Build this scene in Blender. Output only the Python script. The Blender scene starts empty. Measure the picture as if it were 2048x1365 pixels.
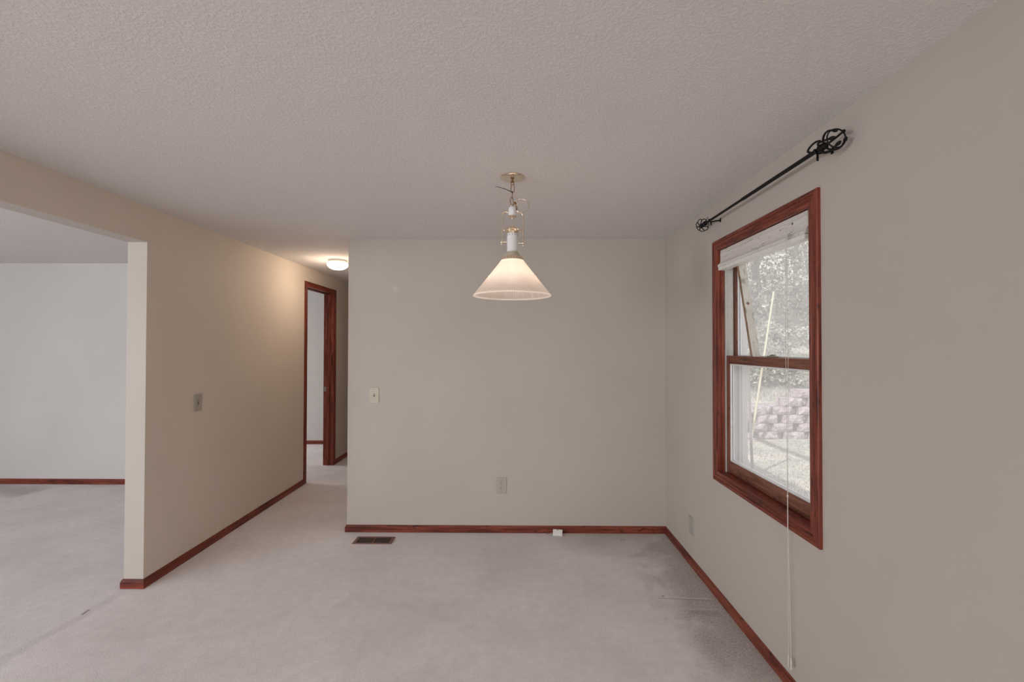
import bpy, bmesh, math, random
from mathutils import Vector, Matrix, noise as mnoise
random.seed(7)
PI = math.pi
scn = bpy.context.scene
COL = scn.collection

# ------------------------------------------------------------------ camera
F_PX, YAW, PITCH, ROLL, CAM_H = 910.0, -0.008, 0.0126, 0.0017, 1.5412
fwd = Vector((math.sin(YAW) * math.cos(PITCH), math.cos(YAW) * math.cos(PITCH), math.sin(PITCH)))
rt = Vector((math.cos(YAW), -math.sin(YAW), 0))
up = rt.cross(fwd)
r2 = rt * math.cos(ROLL) + up * math.sin(ROLL)
u2 = -rt * math.sin(ROLL) + up * math.cos(ROLL)
cd = bpy.data.cameras.new('camera'); cam = bpy.data.objects.new('camera', cd); COL.objects.link(cam)
cd.sensor_width = 36; cd.lens = F_PX / 2048 * 36; cd.clip_start = .02; cd.clip_end = 300
M = Matrix((r2, u2, -fwd)).transposed().to_4x4(); M.translation = (0, 0, CAM_H)
cam.matrix_world = M; scn.camera = cam

# ------------------------------------------------------------------ colour management, world, sun, daylight
vs = scn.view_settings
scn.display_settings.display_device = 'sRGB'
vs.view_transform = 'Standard'; vs.look = 'None'; vs.gamma = 1; vs.use_curve_mapping = False
vs.exposure = 0.03
w = bpy.data.worlds.new('sky'); scn.world = w; w.use_nodes = True
wn = w.node_tree.nodes; wl = w.node_tree.links
bg = wn['Background']
sky = wn.new('ShaderNodeTexSky'); sky.sky_type = 'NISHITA'; sky.sun_disc = False
sky.sun_elevation = math.radians(50); sky.sun_rotation = math.radians(60); sky.air_density = 1.3; sky.dust_density = 3.0
wmix = wn.new('ShaderNodeMixRGB'); wmix.inputs[0].default_value = .55; wmix.inputs[2].default_value = (1.0, .99, 1.0, 1)
wsc = wn.new('ShaderNodeMixRGB'); wsc.blend_type = 'MULTIPLY'; wsc.inputs[0].default_value = 1; wsc.inputs[2].default_value = (.16, .16, .16, 1)
wl.new(sky.outputs[0], wsc.inputs[1]); wl.new(wsc.outputs[0], wmix.inputs[1]); wl.new(wmix.outputs[0], bg.inputs[0])
bg.inputs[1].default_value = 1.1

def sun(strength, direction, angle, color):
    d = bpy.data.lights.new('sun', 'SUN'); d.energy = strength; d.angle = angle; d.color = color
    o = bpy.data.objects.new('sun', d); COL.objects.link(o)
    o.rotation_euler = Vector(direction).to_track_quat('-Z', 'Y').to_euler(); return o
# sun stands behind the far trees' side of the yard, never shines straight into the room window
sun(4.2, (0.62, 0.50, -0.85), math.radians(.9), (1.0, .96, .9))

def area(name, loc, direction, sx, sy, power, color):
    d = bpy.data.lights.new(name, 'AREA'); d.shape = 'RECTANGLE'; d.size = sx; d.size_y = sy
    d.energy = power; d.color = color
    o = bpy.data.objects.new(name, d); COL.objects.link(o); o.location = loc
    o.rotation_euler = Vector(direction).to_track_quat('-Z', 'Z').to_euler(); return o
# daylight standing in the openings of the unseen windows behind and beside the camera
L_SIDE = 125
L_PATIO, L_LIVING, L_BED, L_FILL = 33, 115, 56, 14  # the last drives the unseen warm lamp added behind the camera
area('daylight_patio', (-0.3, -3.15, 1.35), (0, 1, -.75), 2.2, 1.7, L_PATIO, (.93, .96, 1.0))
area('daylight_living', (-5.4, -3.15, 1.45), (0, 1, .05), 2.6, 1.7, L_LIVING, (.90, .94, 1.0))
area('daylight_living_side', (-7.40, -1.75, 1.35), (1, 0, -.05), 1.5, 1.5, L_SIDE, (.90, .94, 1.0))
area('daylight_bedroom', (-6.6, 6.2, 1.4), (1, 0, 0), 1.2, 1.3, L_BED, (.92, .95, 1.0))

# ------------------------------------------------------------------ material helpers
MATS = {}
def newmat(name):
    m = bpy.data.materials.new(name); m.use_nodes = True
    nt = m.node_tree; b = nt.nodes['Principled BSDF']; MATS[name] = m
    return m, nt, b
def setp(b, col=None, rough=None, metal=None, spec=None):
    if col is not None: b.inputs['Base Color'].default_value = (*col, 1)
    if rough is not None: b.inputs['Roughness'].default_value = rough
    if metal is not None: b.inputs['Metallic'].default_value = metal
    if spec is not None: b.inputs['Specular IOR Level'].default_value = spec
def coords(nt, scale=(1, 1, 1)):
    tc = nt.nodes.new('ShaderNodeTexCoord'); mp = nt.nodes.new('ShaderNodeMapping')
    mp.inputs['Scale'].default_value = scale
    nt.links.new(tc.outputs['Object'], mp.inputs[0]); return mp.outputs[0]
def noise(nt, vec, scale, detail=4, rough=.55, dist=0):
    n = nt.nodes.new('ShaderNodeTexNoise'); n.inputs['Scale'].default_value = scale
    n.inputs['Detail'].default_value = detail; n.inputs['Roughness'].default_value = rough
    n.inputs['Distortion'].default_value = dist
    nt.links.new(vec, n.inputs['Vector']); return n.outputs['Fac']
def ramp(nt, fac, stops):
    r = nt.nodes.new('ShaderNodeValToRGB'); e = r.color_ramp.elements
    e[0].position = stops[0][0]; e[0].color = (*stops[0][1], 1)
    e[1].position = stops[-1][0]; e[1].color = (*stops[-1][1], 1)
    for p, c in stops[1:-1]:
        x = e.new(p); x.color = (*c, 1)
    nt.links.new(fac, r.inputs[0]); return r.outputs[0]
def mix(nt, fac, a, b, mode='MIX'):
    m = nt.nodes.new('ShaderNodeMixRGB'); m.blend_type = mode
    for s, v in ((m.inputs[0], fac), (m.inputs[1], a), (m.inputs[2], b)):
        if isinstance(v, (int, float)): s.default_value = v
        elif isinstance(v, tuple): s.default_value = (*v, 1)
        else: nt.links.new(v, s)
    return m.outputs[0]
def math_(nt, op, a, b=None, clamp=False):
    m = nt.nodes.new('ShaderNodeMath'); m.operation = op; m.use_clamp = clamp
    for s, v in ((m.inputs[0], a), (m.inputs[1], b)):
        if v is None: continue
        if isinstance(v, (int, float)): s.default_value = v
        else: nt.links.new(v, s)
    return m.outputs[0]
def bump(nt, b, h, strength, dist):
    n = nt.nodes.new('ShaderNodeBump'); n.inputs['Strength'].default_value = strength
    n.inputs['Distance'].default_value = dist
    nt.links.new(h, n.inputs['Height']); nt.links.new(n.outputs[0], b.inputs['Normal'])
def plain(name, col, rough=.5, metal=0, spec=.5, var=.06, vs_=30):
    m, nt, b = newmat(name); setp(b, col, rough, metal, spec)
    f = noise(nt, coords(nt), vs_)
    c = ramp(nt, f, [(.3, tuple(x * (1 - var) for x in col)), (.7, tuple(min(1, x * (1 + var)) for x in col))])
    nt.links.new(c, b.inputs['Base Color']); return m

# walls: roller-painted off-white
def wallmat(name, col):
    m, nt, b = newmat(name); setp(b, col, .62, 0, .3)
    v = coords(nt)
    f = noise(nt, v, 1.3, 3)
    c = ramp(nt, f, [(.35, tuple(x * .975 for x in col)), (.65, tuple(x * 1.02 for x in col))])
    # a few scuffs
    s = noise(nt, v, 9, 2, .4); s2 = ramp(nt, s, [(.74, (0, 0, 0)), (.80, (1, 1, 1))])
    c = mix(nt, mix(nt, 1.0, s2, (.16, .16, .16), 'MULTIPLY'), c, tuple(x * .88 for x in col))
    # a filled and repainted nail hole left of the lamp
    sp = nt.nodes.new('ShaderNodeVectorMath'); sp.operation = 'DISTANCE'; nt.links.new(v, sp.inputs[0]); sp.inputs[1].default_value = (-1.005, 3.794, 2.026)
    pr = ramp(nt, sp.outputs['Value'], [(.012, (.25, .25, .25)), (.042, (0, 0, 0))])
    c = mix(nt, pr, c, (.74, .75, .68))
    nt.links.new(c, b.inputs['Base Color'])
    bump(nt, b, noise(nt, v, 220, 3), .10, .0006); return m
WALL = wallmat('wall_paint', (.535, .485, .432))
WALL_LIT = wallmat('wall_paint_warm_lit', (.72, .64, .545))  # same off-white paint with warm lamp light put into the colour
WALL2 = wallmat('living_wall_paint', (.66, .64, .615))
# ceiling: knock-down texture
m, nt, b = newmat('ceiling_texture'); setp(b, (.75, .72, .70), .9, 0, .1); v = coords(nt)
f1 = noise(nt, v, 95, 6, .6, .4); f2 = noise(nt, v, 240, 3, .6)
h = math_(nt, 'ADD', ramp(nt, f1, [(.42, (0, 0, 0)), (.62, (1, 1, 1))]), math_(nt, 'MULTIPLY', f2, .35))
bump(nt, b, h, .55, .0028)
nt.links.new(ramp(nt, f1, [(.3, (.75, .715, .695)), (.62, (.83, .795, .775))]), b.inputs['Base Color'])
CEIL = m
# carpet
m, nt, b = newmat('carpet'); setp(b, (.6, .55, .53), 1.0, 0, .05); v = coords(nt)
b.inputs['Sheen Weight'].default_value = .25; b.inputs['Sheen Roughness'].default_value = .6
base = ramp(nt, noise(nt, v, 1.7, 5, .55, .3), [(.32, (.79, .735, .73)), (.5, (.86, .805, .805)), (.68, (.91, .86, .865))])
fib = noise(nt, v, 190, 4, .75)
base = mix(nt, 1.0, base, ramp(nt, fib, [(.3, (.80, .79, .78)), (.7, (1.1, 1.1, 1.1))]), 'MULTIPLY')
streak = noise(nt, v, 16, 4, .6)
base = mix(nt, 1.0, base, ramp(nt, streak, [(.3, (.94, .94, .94)), (.7, (1.04, 1.04, 1.04))]), 'MULTIPLY')
sx = nt.nodes.new('ShaderNodeSeparateXYZ'); tc = nt.nodes.new('ShaderNodeTexCoord'); nt.links.new(tc.outputs['Object'], sx.inputs[0])
X, Y = sx.outputs[0], sx.outputs[1]
def mapr(val, a, c, lo, hi):
    r = nt.nodes.new('ShaderNodeMapRange'); r.clamp = True; r.interpolation_type = 'SMOOTHSTEP'
    nt.links.new(val, r.inputs[0])
    for i, q in ((1, a), (2, c), (3, lo), (4, hi)): r.inputs[i].default_value = q
    return r.outputs[0]
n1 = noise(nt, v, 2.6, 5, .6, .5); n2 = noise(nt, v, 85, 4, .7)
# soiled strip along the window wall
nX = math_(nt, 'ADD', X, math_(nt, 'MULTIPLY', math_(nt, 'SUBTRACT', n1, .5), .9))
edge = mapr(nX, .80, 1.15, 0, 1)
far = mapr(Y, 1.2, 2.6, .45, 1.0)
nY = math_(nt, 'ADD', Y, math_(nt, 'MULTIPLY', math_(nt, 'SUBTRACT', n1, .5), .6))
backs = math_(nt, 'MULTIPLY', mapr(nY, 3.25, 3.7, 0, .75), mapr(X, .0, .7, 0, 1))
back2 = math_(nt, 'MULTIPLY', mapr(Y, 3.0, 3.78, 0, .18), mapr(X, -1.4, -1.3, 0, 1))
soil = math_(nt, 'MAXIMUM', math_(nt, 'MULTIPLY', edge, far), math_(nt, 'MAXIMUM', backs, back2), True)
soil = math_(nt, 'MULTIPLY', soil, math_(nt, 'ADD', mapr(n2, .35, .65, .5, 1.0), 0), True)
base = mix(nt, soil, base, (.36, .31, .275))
# crease across the strip
def seg(ax, ay, bx, by, wd, strength, col, wob=.02, nsc=7):
    """a soft mark between two floor points"""
    global base
    L = math.hypot(bx - ax, by - ay); dx, dy = (bx - ax) / L, (by - ay) / L
    wv = math_(nt, 'MULTIPLY', math_(nt, 'SUBTRACT', noise(nt, v, nsc, 3), .5), wob * 2)
    rx = math_(nt, 'SUBTRACT', X, ax); ry = math_(nt, 'SUBTRACT', Y, ay)
    t = math_(nt, 'ADD', math_(nt, 'MULTIPLY', rx, dx), math_(nt, 'MULTIPLY', ry, dy))
    s = math_(nt, 'ADD', math_(nt, 'ADD', math_(nt, 'MULTIPLY', rx, -dy), math_(nt, 'MULTIPLY', ry, dx)), wv)
    a = mapr(math_(nt, 'ABSOLUTE', s), wd * .25, wd, 1, 0)
    e = math_(nt, 'MULTIPLY', mapr(t, 0, L * .12 + .005, 0, 1), mapr(t, L * .88 - .005, L, 1, 0))
    k = math_(nt, 'MULTIPLY', math_(nt, 'MULTIPLY', a, e), strength, True)
    base = mix(nt, k, base, col)
seg(.85, 2.818, 1.23, 2.79, .010, .35, (.22, .18, .16), .006)
seg(.86, 2.835, 1.23, 2.81, .009, .6, (.75, .70, .68), .006)
seg(.75, 2.70, 1.22, 2.70, .008, .35, (.75, .70, .68), .006)
seg(.90, 2.84, .925, 2.84, .012, .7, (.2, .16, .14), .0)
seg(1.0, 2.665, 1.2, 2.655, .03, .35, (.22, .18, .16), .02)
seg(.83, 3.66, .89, 3.66, .022, .45, (.3, .24, .2), .0)
seg(-2.45, 2.86, -2.55, 1.9, .05, .22, (.40, .35, .33), .04)      # seam between the two rooms
seg(-2.49, 2.665, -2.482, 2.60, .012, .7, (.14, .06, .06), .0)  # burn
seg(-5.9, 4.95, -5.0, 4.75, .22, .5, (.30, .26, .25), .12, 3)
nt.links.new(base, b.inputs['Base Color'])
bump(nt, b, math_(nt, 'ADD', fib, math_(nt, 'MULTIPLY', n2, .6)), .6, .0045)
CARPET = m
# red-stained oak; grain along the given axis
def wood(name, axis, c0=(.055, .013, .007), c1=(.195, .038, .022), c2=(.29, .072, .042), rough=.42):
    m, nt, b = newmat(name); setp(b, c1, rough, 0, .35)
    sc = [26, 26, 26]; sc[axis] = 1.6
    v = coords(nt, tuple(sc)); g = noise(nt, v, 1.0, 6, .62, 1.2)
    sc2 = [120, 120, 120]; sc2[axis] = 5
    g2 = noise(nt, coords(nt, tuple(sc2)), 1.0, 3, .6)
    c = ramp(nt, g, [(.30, c0), (.46, c1), (.62, c2), (.8, c1)])
    c = mix(nt, 1.0, c, ramp(nt, g2, [(.35, (.68, .66, .64) if c1[0] < .5 else (.93, .93, .92)), (.6, (1.08, 1.08, 1.08) if c1[0] < .5 else (1.02, 1.02, 1.02))]), 'MULTIPLY')
    sc3 = [30, 30, 30]; sc3[axis] = 11
    k = noise(nt, coords(nt, tuple(sc3)), 1.0, 3, .5, 1.2)
    kk = ramp(nt, k, [(.61, (0, 0, 0)), (.68, (1, 1, 1))])
    c = mix(nt, mix(nt, 1.0, kk, (.7, .7, .7), 'MULTIPLY'), c, tuple(x * .45 for x in c0))
    nt.links.new(c, b.inputs['Base Color']); bump(nt, b, g2, .12, .001); return m
OAKX, OAKY, OAKZ = wood('oak_x', 0), wood('oak_y', 1), wood('oak_z', 2)
SASH = wood('sash_wood', 1, (.09, .03, .018), (.17, .06, .036), (.26, .11, .07))
SASHZ = wood('sash_wood_z', 2, (.09, .03, .018), (.17, .06, .036), (.26, .11, .07))
PINE = wood('pine', 2, (.62, .57, .50), (.66, .62, .55), (.70, .67, .60), .6)
PINE_EDGE = wood('pine_edge', 2, (.22, .12, .07), (.30, .19, .12), (.38, .26, .18), .6)
WASH = wood('whitewash', 1, (.69, .645, .60), (.72, .68, .63), (.75, .715, .67), .5)
VINYL = plain('vinyl', (.66, .65, .60), .4)
VINYLW = plain('vinyl_white', (.80, .80, .80), .35)
ALMOND = plain('almond_plastic', (.57, .53, .42), .35)
ALMOND2 = plain('aged_almond_plastic', (.46, .42, .35), .35)
BLANKP = plain('grey_plastic', (.43, .41, .36), .35)
DARK = plain('dark_slot', (.03, .025, .02), .6)
BLACK = plain('black_iron', (.006, .006, .006), .5, 0, .25)
BRASS = plain('brass', (.86, .76, .62), .16, 1.0, .5, .03)
BRASSD = plain('antique_brass', (.30, .17, .10), .35, .9)
PORC = plain('white_porcelain', (.80, .79, .80), .25, 0, .5, .01)
REG = plain('register_brown', (.22, .11, .08), .4, .2)
WHITE = plain('white_plastic', (.82, .81, .76), .4)
SILVER = plain('dull_metal', (.35, .33, .29), .35, .8)
CORD = plain('white_cord', (.66, .62, .56), .7)
PAINTW = plain('exterior_paint', (.66, .63, .66), .5)
SIDING = plain('weathered_grey', (.30, .28, .28), .5)

def glassmat(name, haze, tint=(1, 1, 1)):
    m, nt, b = newmat(name); nt.nodes.remove(b); out = nt.nodes['Material Output']
    t = nt.nodes.new('ShaderNodeBsdfTransparent'); t.inputs[0].default_value = (*tint, 1)
    g = nt.nodes.new('ShaderNodeBsdfGlossy'); g.inputs['Roughness'].default_value = .02
    tr = nt.nodes.new('ShaderNodeBsdfTranslucent'); tr.inputs[0].default_value = (.9, .9, .9, 1)
    lwt = nt.nodes.new('ShaderNodeLayerWeight'); lwt.inputs[0].default_value = .5
    pw = math_(nt, 'POWER', lwt.outputs['Facing'], 5.0); pw = math_(nt, 'ADD', math_(nt, 'MULTIPLY', pw, .5), .02)
    m1 = nt.nodes.new('ShaderNodeMixShader'); m1.inputs[0].default_value = haze
    nt.links.new(t.outputs[0], m1.inputs[1]); nt.links.new(tr.outputs[0], m1.inputs[2])
    m2 = nt.nodes.new('ShaderNodeMixShader'); nt.links.new(pw, m2.inputs[0])
    nt.links.new(m1.outputs[0], m2.inputs[1]); nt.links.new(g.outputs[0], m2.inputs[2])
    nt.links.new(m2.outputs[0], out.inputs[0]); return m
GLASS = glassmat('dusty_window_glass', .27)

# ------------------------------------------------------------------ mesh helpers
class MB:
    def __init__(s): s.bm = bmesh.new()
    def box(s, x0, x1, y0, y1, z0, z1, bev=0, mat=None):
        r = bmesh.ops.create_cube(s.bm, size=1); vs_ = r['verts']
        bmesh.ops.transform(s.bm, verts=vs_, matrix=Matrix.Translation(((x0 + x1) / 2, (y0 + y1) / 2, (z0 + z1) / 2)) @ Matrix.Diagonal((abs(x1 - x0), abs(y1 - y0), abs(z1 - z0), 1)))
        if mat: bmesh.ops.transform(s.bm, verts=vs_, matrix=mat)
        if bev:
            es = list({e for v_ in vs_ for e in v_.link_edges})
            bmesh.ops.bevel(s.bm, geom=es, offset=bev, segments=2, profile=.5, affect='EDGES')
        return s
    def prism(s, pts, mat, d):
        """extrude a closed 2D outline by d along local z"""
        a = [s.bm.verts.new(mat @ Vector((p[0], p[1], 0))) for p in pts]
        c = [s.bm.verts.new(mat @ Vector((p[0], p[1], d))) for p in pts]
        n = len(pts); s.bm.faces.new(a[::-1]); s.bm.faces.new(c)
        for i in range(n): s.bm.faces.new((a[i], a[(i + 1) % n], c[(i + 1) % n], c[i]))
        return s
    def tube(s, pts, r, seg=10, cyc=False, rz=None):
        pts = [Vector(p) for p in pts]; n = len(pts); rings = []
        pn = None
        for i, p in enumerate(pts):
            if cyc: t = (pts[(i + 1) % n] - pts[i - 1])
            else: t = pts[min(i + 1, n - 1)] - pts[max(i - 1, 0)]
            t.normalize()
            if pn is None:
                a = Vector((0, 0, 1)) if abs(t.z) < .9 else Vector((1, 0, 0)); pn = t.cross(a).normalized()
            else: pn = (pn - t * pn.dot(t)).normalized()
            bn = t.cross(pn); rr = r[i] if isinstance(r, (list, tuple)) else r
            rings.append([s.bm.verts.new(p + (pn * math.cos(2 * PI * k / seg) + bn * math.sin(2 * PI * k / seg)) * rr) for k in range(seg)])
        for i in range(n if cyc else n - 1):
            A, B = rings[i], rings[(i + 1) % n]
            for k in range(seg): s.bm.faces.new((A[k], A[(k + 1) % seg], B[(k + 1) % seg], B[k]))
        if not cyc: s.bm.faces.new(rings[0][::-1]); s.bm.faces.new(rings[-1])
        return s
    def lathe(s, prof, c=(0, 0, 0), seg=48, mat=None, closed=False, flute=None):
        c = Vector(c); rings = []
        for i, (r, z) in enumerate(prof):
            ring = []
            for k in range(seg):
                a = 2 * PI * k / seg; rr = r * (1 + (flute(i, k) if flute else 0))
                p = Vector((rr * math.cos(a), rr * math.sin(a), z))
                ring.append(s.bm.verts.new((mat @ p if mat else p) + c))
            rings.append(ring)
        n = len(rings)
        for i in range(n if closed else n - 1):
            A, B = rings[i], rings[(i + 1) % n]
            for k in range(seg): s.bm.faces.new((A[k], A[(k + 1) % seg], B[(k + 1) % seg], B[k]))
        if not closed:
            s.bm.faces.new(rings[0][::-1]); s.bm.faces.new(rings[-1])
        return s
    def ball(s, c, r, sc=(1, 1, 1), u=16, v_=10, mat=None):
        q = bmesh.ops.create_uvsphere(s.bm, u_segments=u, v_segments=v_, radius=r)
        bmesh.ops.transform(s.bm, verts=q['verts'], matrix=Matrix.Translation(c) @ (mat or Matrix()) @ Matrix.Diagonal((*sc, 1))); return s
    def quad(s, a, b_, c, d):
        s.bm.faces.new([s.bm.verts.new(p) for p in (a, b_, c, d)]); return s
    def build(s, name, mat, parent=None, smooth=False, loc=None):
        bmesh.ops.recalc_face_normals(s.bm, faces=s.bm.faces)
        me = bpy.data.meshes.new(name)
        if loc is not None: bmesh.ops.translate(s.bm, verts=s.bm.verts, vec=-Vector(loc))
        s.bm.to_mesh(me); s.bm.free()
        me.materials.append(mat)
        if smooth:
            for p in me.polygons: p.use_smooth = True
            try: me.set_sharp_from_angle(angle=math.radians(40))
            except Exception: pass
        o = bpy.data.objects.new(name, me); COL.objects.link(o)
        if loc is not None: o.location = loc
        if parent:
            o.parent = parent
            if parent.type == 'EMPTY' or True:
                o.matrix_parent_inverse = Matrix()
                if loc is None: o.location = o.location
        return o
def empty(name, loc, label=None, cat=None, group=None, kind=None):
    o = bpy.data.objects.new(name, None); o.location = loc; o.empty_display_size = .05; COL.objects.link(o)
    tag(o, label, cat, group, kind); return o
def tag(o, label=None, cat=None, group=None, kind=None):
    if label: o['label'] = label
    if cat: o['category'] = cat
    if group: o['group'] = group
    if kind: o['kind'] = kind
    return o
def struct(o, label=None, cat=None): return tag(o, label, cat, None, 'structure')
def adopt(child, parent):
    """parent keeping the world place (parents here are never rotated)"""
    pw = Vector(parent.location); q = parent.parent
    while q: pw += Vector(q.location); q = q.parent
    child.parent = parent; child.location = Vector(child.location) - pw; return child
def P(mb, name, mat, parent, smooth=False): return adopt(mb.build(name, mat, None, smooth), parent)

# ------------------------------------------------------------------ room dimensions (metres)
H, XR, XL, YB, XBL, YP = 2.44, 1.2455, -2.3684, 3.7943, -1.4013, 2.8974
PT, ZO = .1254, 2.2101           # wall thickness of the opening wall, its head height
HL = 2.47                        # living-room ceiling
XLL = XL - PT
YL = 5.06                        # living-room far wall
YH = 7.05                        # hall end
YN = -3.0                        # near walls
XW = -7.2
WX1 = XR + .155                  # outside of window wall
WY0, WY1, WZ0, WZ1, CW = 1.8626, 2.8569, .7203, 2.196, .0617
HY0, HY1, HZ0, HZ1 = WY0 + CW - .006, WY1 - CW + .006, WZ0 + CW - .006, WZ1 - CW + .006
DY0, DY1, DZ = 5.0759, 5.9556, 2.2785
DC = .060
OY0, OY1, OZ = DY0 + DC, DY1 - DC - .0, DZ - DC
BH, BT = .0575, .0132

# floor and ceilings
struct(MB().box(XW - .15, WX1, YN - .12, YH + .3, -.12, 0).build('floor', CARPET), 'pinkish beige carpet running through dining room, living room and hall', 'floor')
struct(MB().box(XLL + .001, WX1, YN - .12, YH + .12, H, H + .12).build('ceiling', CEIL), 'textured off-white ceiling over dining room and hall', 'ceiling')
struct(MB().box(XW - .15, XLL - .0, YN - .12, YL + .09, HL, HL + .12).build('ceiling_living', CEIL), 'textured ceiling of the living room seen through the left opening', 'ceiling')
struct(MB().box(XW - .15, XLL - .0, YL + .091, YH + .3, H, H + .12).build('ceiling_bedroom', CEIL), 'ceiling of the room behind the hall doorway', 'ceiling')
# right wall with the window hole
wr = MB()
wr.box(XR, WX1, YN - .12, HY0, 0, H).box(XR, WX1, HY1, YB + .12, 0, H).box(XR, WX1, HY0, HY1, 0, HZ0).box(XR, WX1, HY0, HY1, HZ1, H)
bmesh.ops.remove_doubles(wr.bm, verts=wr.bm.verts, dist=1e-5)
struct(wr.build('wall_right', WALL), 'off-white wall with the window', 'wall')
struct(MB().box(XBL, XR, YB, YB + .12, 0, H).build('wall_back', WALL), 'off-white wall straight ahead behind the pendant lamp', 'wall')
struct(MB().box(XBL, XBL + .12, YB + .1201, YH, 0, H).build('wall_hall_right', WALL), 'right side wall of the hall', 'wall')
struct(MB().box(XLL, XBL + .12, YH, YH + .12, 0, H).build('wall_hall_end', WALL), 'end wall of the hall', 'wall')
# left wall: pier, header, part past the doorway
wl_ = MB()
wl_.box(XLL, XL, YP, OY0 - .02, 0, H, 0)
wl_.box(XLL, XL, OY0 - .02, OY1 + .02, OZ + .02, H)
wl_.box(XLL, XL, OY1 + .02, YH, 0, H)
wl_.box(XLL, XL, -1.2, YP, ZO, H)
wl_.box(XLL, XL, YN, -1.2, 0, H)
bmesh.ops.remove_doubles(wl_.bm, verts=wl_.bm.verts, dist=1e-5)
wlo = wl_.build('wall_left', WALL_LIT); wlo.data.materials.append(WALL)
for p_ in wlo.data.polygons: p_.material_index = 0 if p_.normal.x > .5 else 1  # room-facing faces take the colour with warm light painted in
struct(wlo, 'off-white wall, warm light painted on its room side, with the wide opening and the hall doorway', 'wall')
struct(MB().box(XW, XLL, YL, YL + .09, 0, HL).build('wall_living_far', WALL2), 'pale grey far wall of the living room', 'wall')
lw = MB()   # near wall with living window and patio door openings
lw.box(XW, -6.7, YN - .12, YN, 0, HL).box(-4.1, XLL, YN - .12, YN, 0, HL).box(-6.7, -4.1, YN - .12, YN, 0, .5).box(-6.7, -4.1, YN - .12, YN, 2.2, HL)
struct(lw.build('wall_living_near', WALL2), 'near wall of the living room with its window', 'wall')
dw_ = MB()
dw_.box(XLL, -1.4, YN - .12, YN, 0, H).box(.8, XR, YN - .12, YN, 0, H).box(-1.4, .8, YN - .12, YN, 2.15, H)
struct(dw_.build('wall_near', WALL), 'wall behind the camera with the patio door opening', 'wall')
lw2 = MB(); lw2.box(XW - .12, XW, YN, -2.5, 0, HL).box(XW - .12, XW, -1.0, YL + .09, 0, HL).box(XW - .12, XW, -2.5, -1.0, 0, .6).box(XW - .12, XW, -2.5, -1.0, 2.1, HL)
struct(lw2.build('wall_living_left', WALL2), 'left wall of the living room', 'wall')
struct(MB().box(XW + .6, XLL, 7.17, 7.29, 0, H).build('wall_bedroom_far', WALL2), 'pale wall seen through the hall doorway', 'wall')
bw = MB()
bw.box(-6.55, -6.43, YL + .09, 5.6, 0, H).box(-6.55, -6.43, 6.8, 7.17, 0, H).box(-6.55, -6.43, 5.6, 6.8, 0, .75).box(-6.55, -6.43, 5.6, 6.8, 2.05, H)
struct(bw.build('wall_bedroom_left', WALL2), 'window wall of the room behind the hall doorway', 'wall')

# baseboards (profiled)
def baseboard(name, p0, p1, nrm, mat, e0=0, e1=0, label=None):
    """p0->p1 along the wall foot, nrm = direction into the room; e0/e1 mitre extension at the ends"""
    p0, p1, n = Vector((*p0, 0)), Vector((*p1, 0)), Vector((*nrm, 0)); d = (p1 - p0).normalized()
    prof = [(0, 0), (BT, 0), (BT, BH * .68), (BT * .80, BH * .74), (BT * .72, BH * .86), (BT * .45, BH * .95), (BT * .3, BH), (0, BH)]
    mb = MB(); A = []; B = []
    for t, z in prof:
        A.append(mb.bm.verts.new(p0 - d * (e0 * t) + n * (t + .0002) + Vector((0, 0, z + .0002))))
        B.append(mb.bm.verts.new(p1 + d * (e1 * t) + n * (t + .0002) + Vector((0, 0, z + .0002))))
    k = len(prof); mb.bm.faces.new(A); mb.bm.faces.new(B[::-1])
    for i in range(k): mb.bm.faces.new((A[i], B[i], B[(i + 1) % k], A[(i + 1) % k]))
    return struct(mb.build(name, mat), label, 'baseboard')
baseboard('baseboard_back', (XBL, YB), (XR, YB), (0, -1), OAKX, 1, -1, 'red-brown oak baseboard along the wall straight ahead')
baseboard('baseboard_right', (XR, YN), (XR, YB), (-1, 0), OAKY, 0, -1, 'red-brown oak baseboard under the window')
baseboard('baseboard_hall_right', (XBL, YB + .001), (XBL, YH), (-1, 0), OAKY, 0, 0, 'baseboard around the corner into the hall')
baseboard('baseboard_left', (XL, YP), (XL, DY0 - .001), (1, 0), OAKY, 1, 0, 'oak baseboard from the wall end to the hall doorway')
baseboard('baseboard_wall_end', (XLL, YP), (XL, YP), (0, -1), OAKX, 1, 1, 'short piece of baseboard around the wall end')
baseboard('baseboard_living_side', (XLL, YP), (XLL, YL - .02), (-1, 0), OAKY, 1, 0, 'baseboard on the living room side of the wall end')
baseboard('baseboard_left_far', (XL, DY1 + .001), (XL, YH), (1, 0), OAKY, 0, 0, 'oak baseboard past the hall doorway')
baseboard('baseboard_living_far', (XW, YL), (XLL - BT, YL), (0, -1), OAKX, 0, 0, 'oak baseboard along the living room far wall')
baseboard('baseboard_bedroom_far', (-6.4, 7.17), (XLL, 7.17), (0, -1), OAKX, 0, 0, 'oak baseboard in the room behind the doorway')

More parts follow.
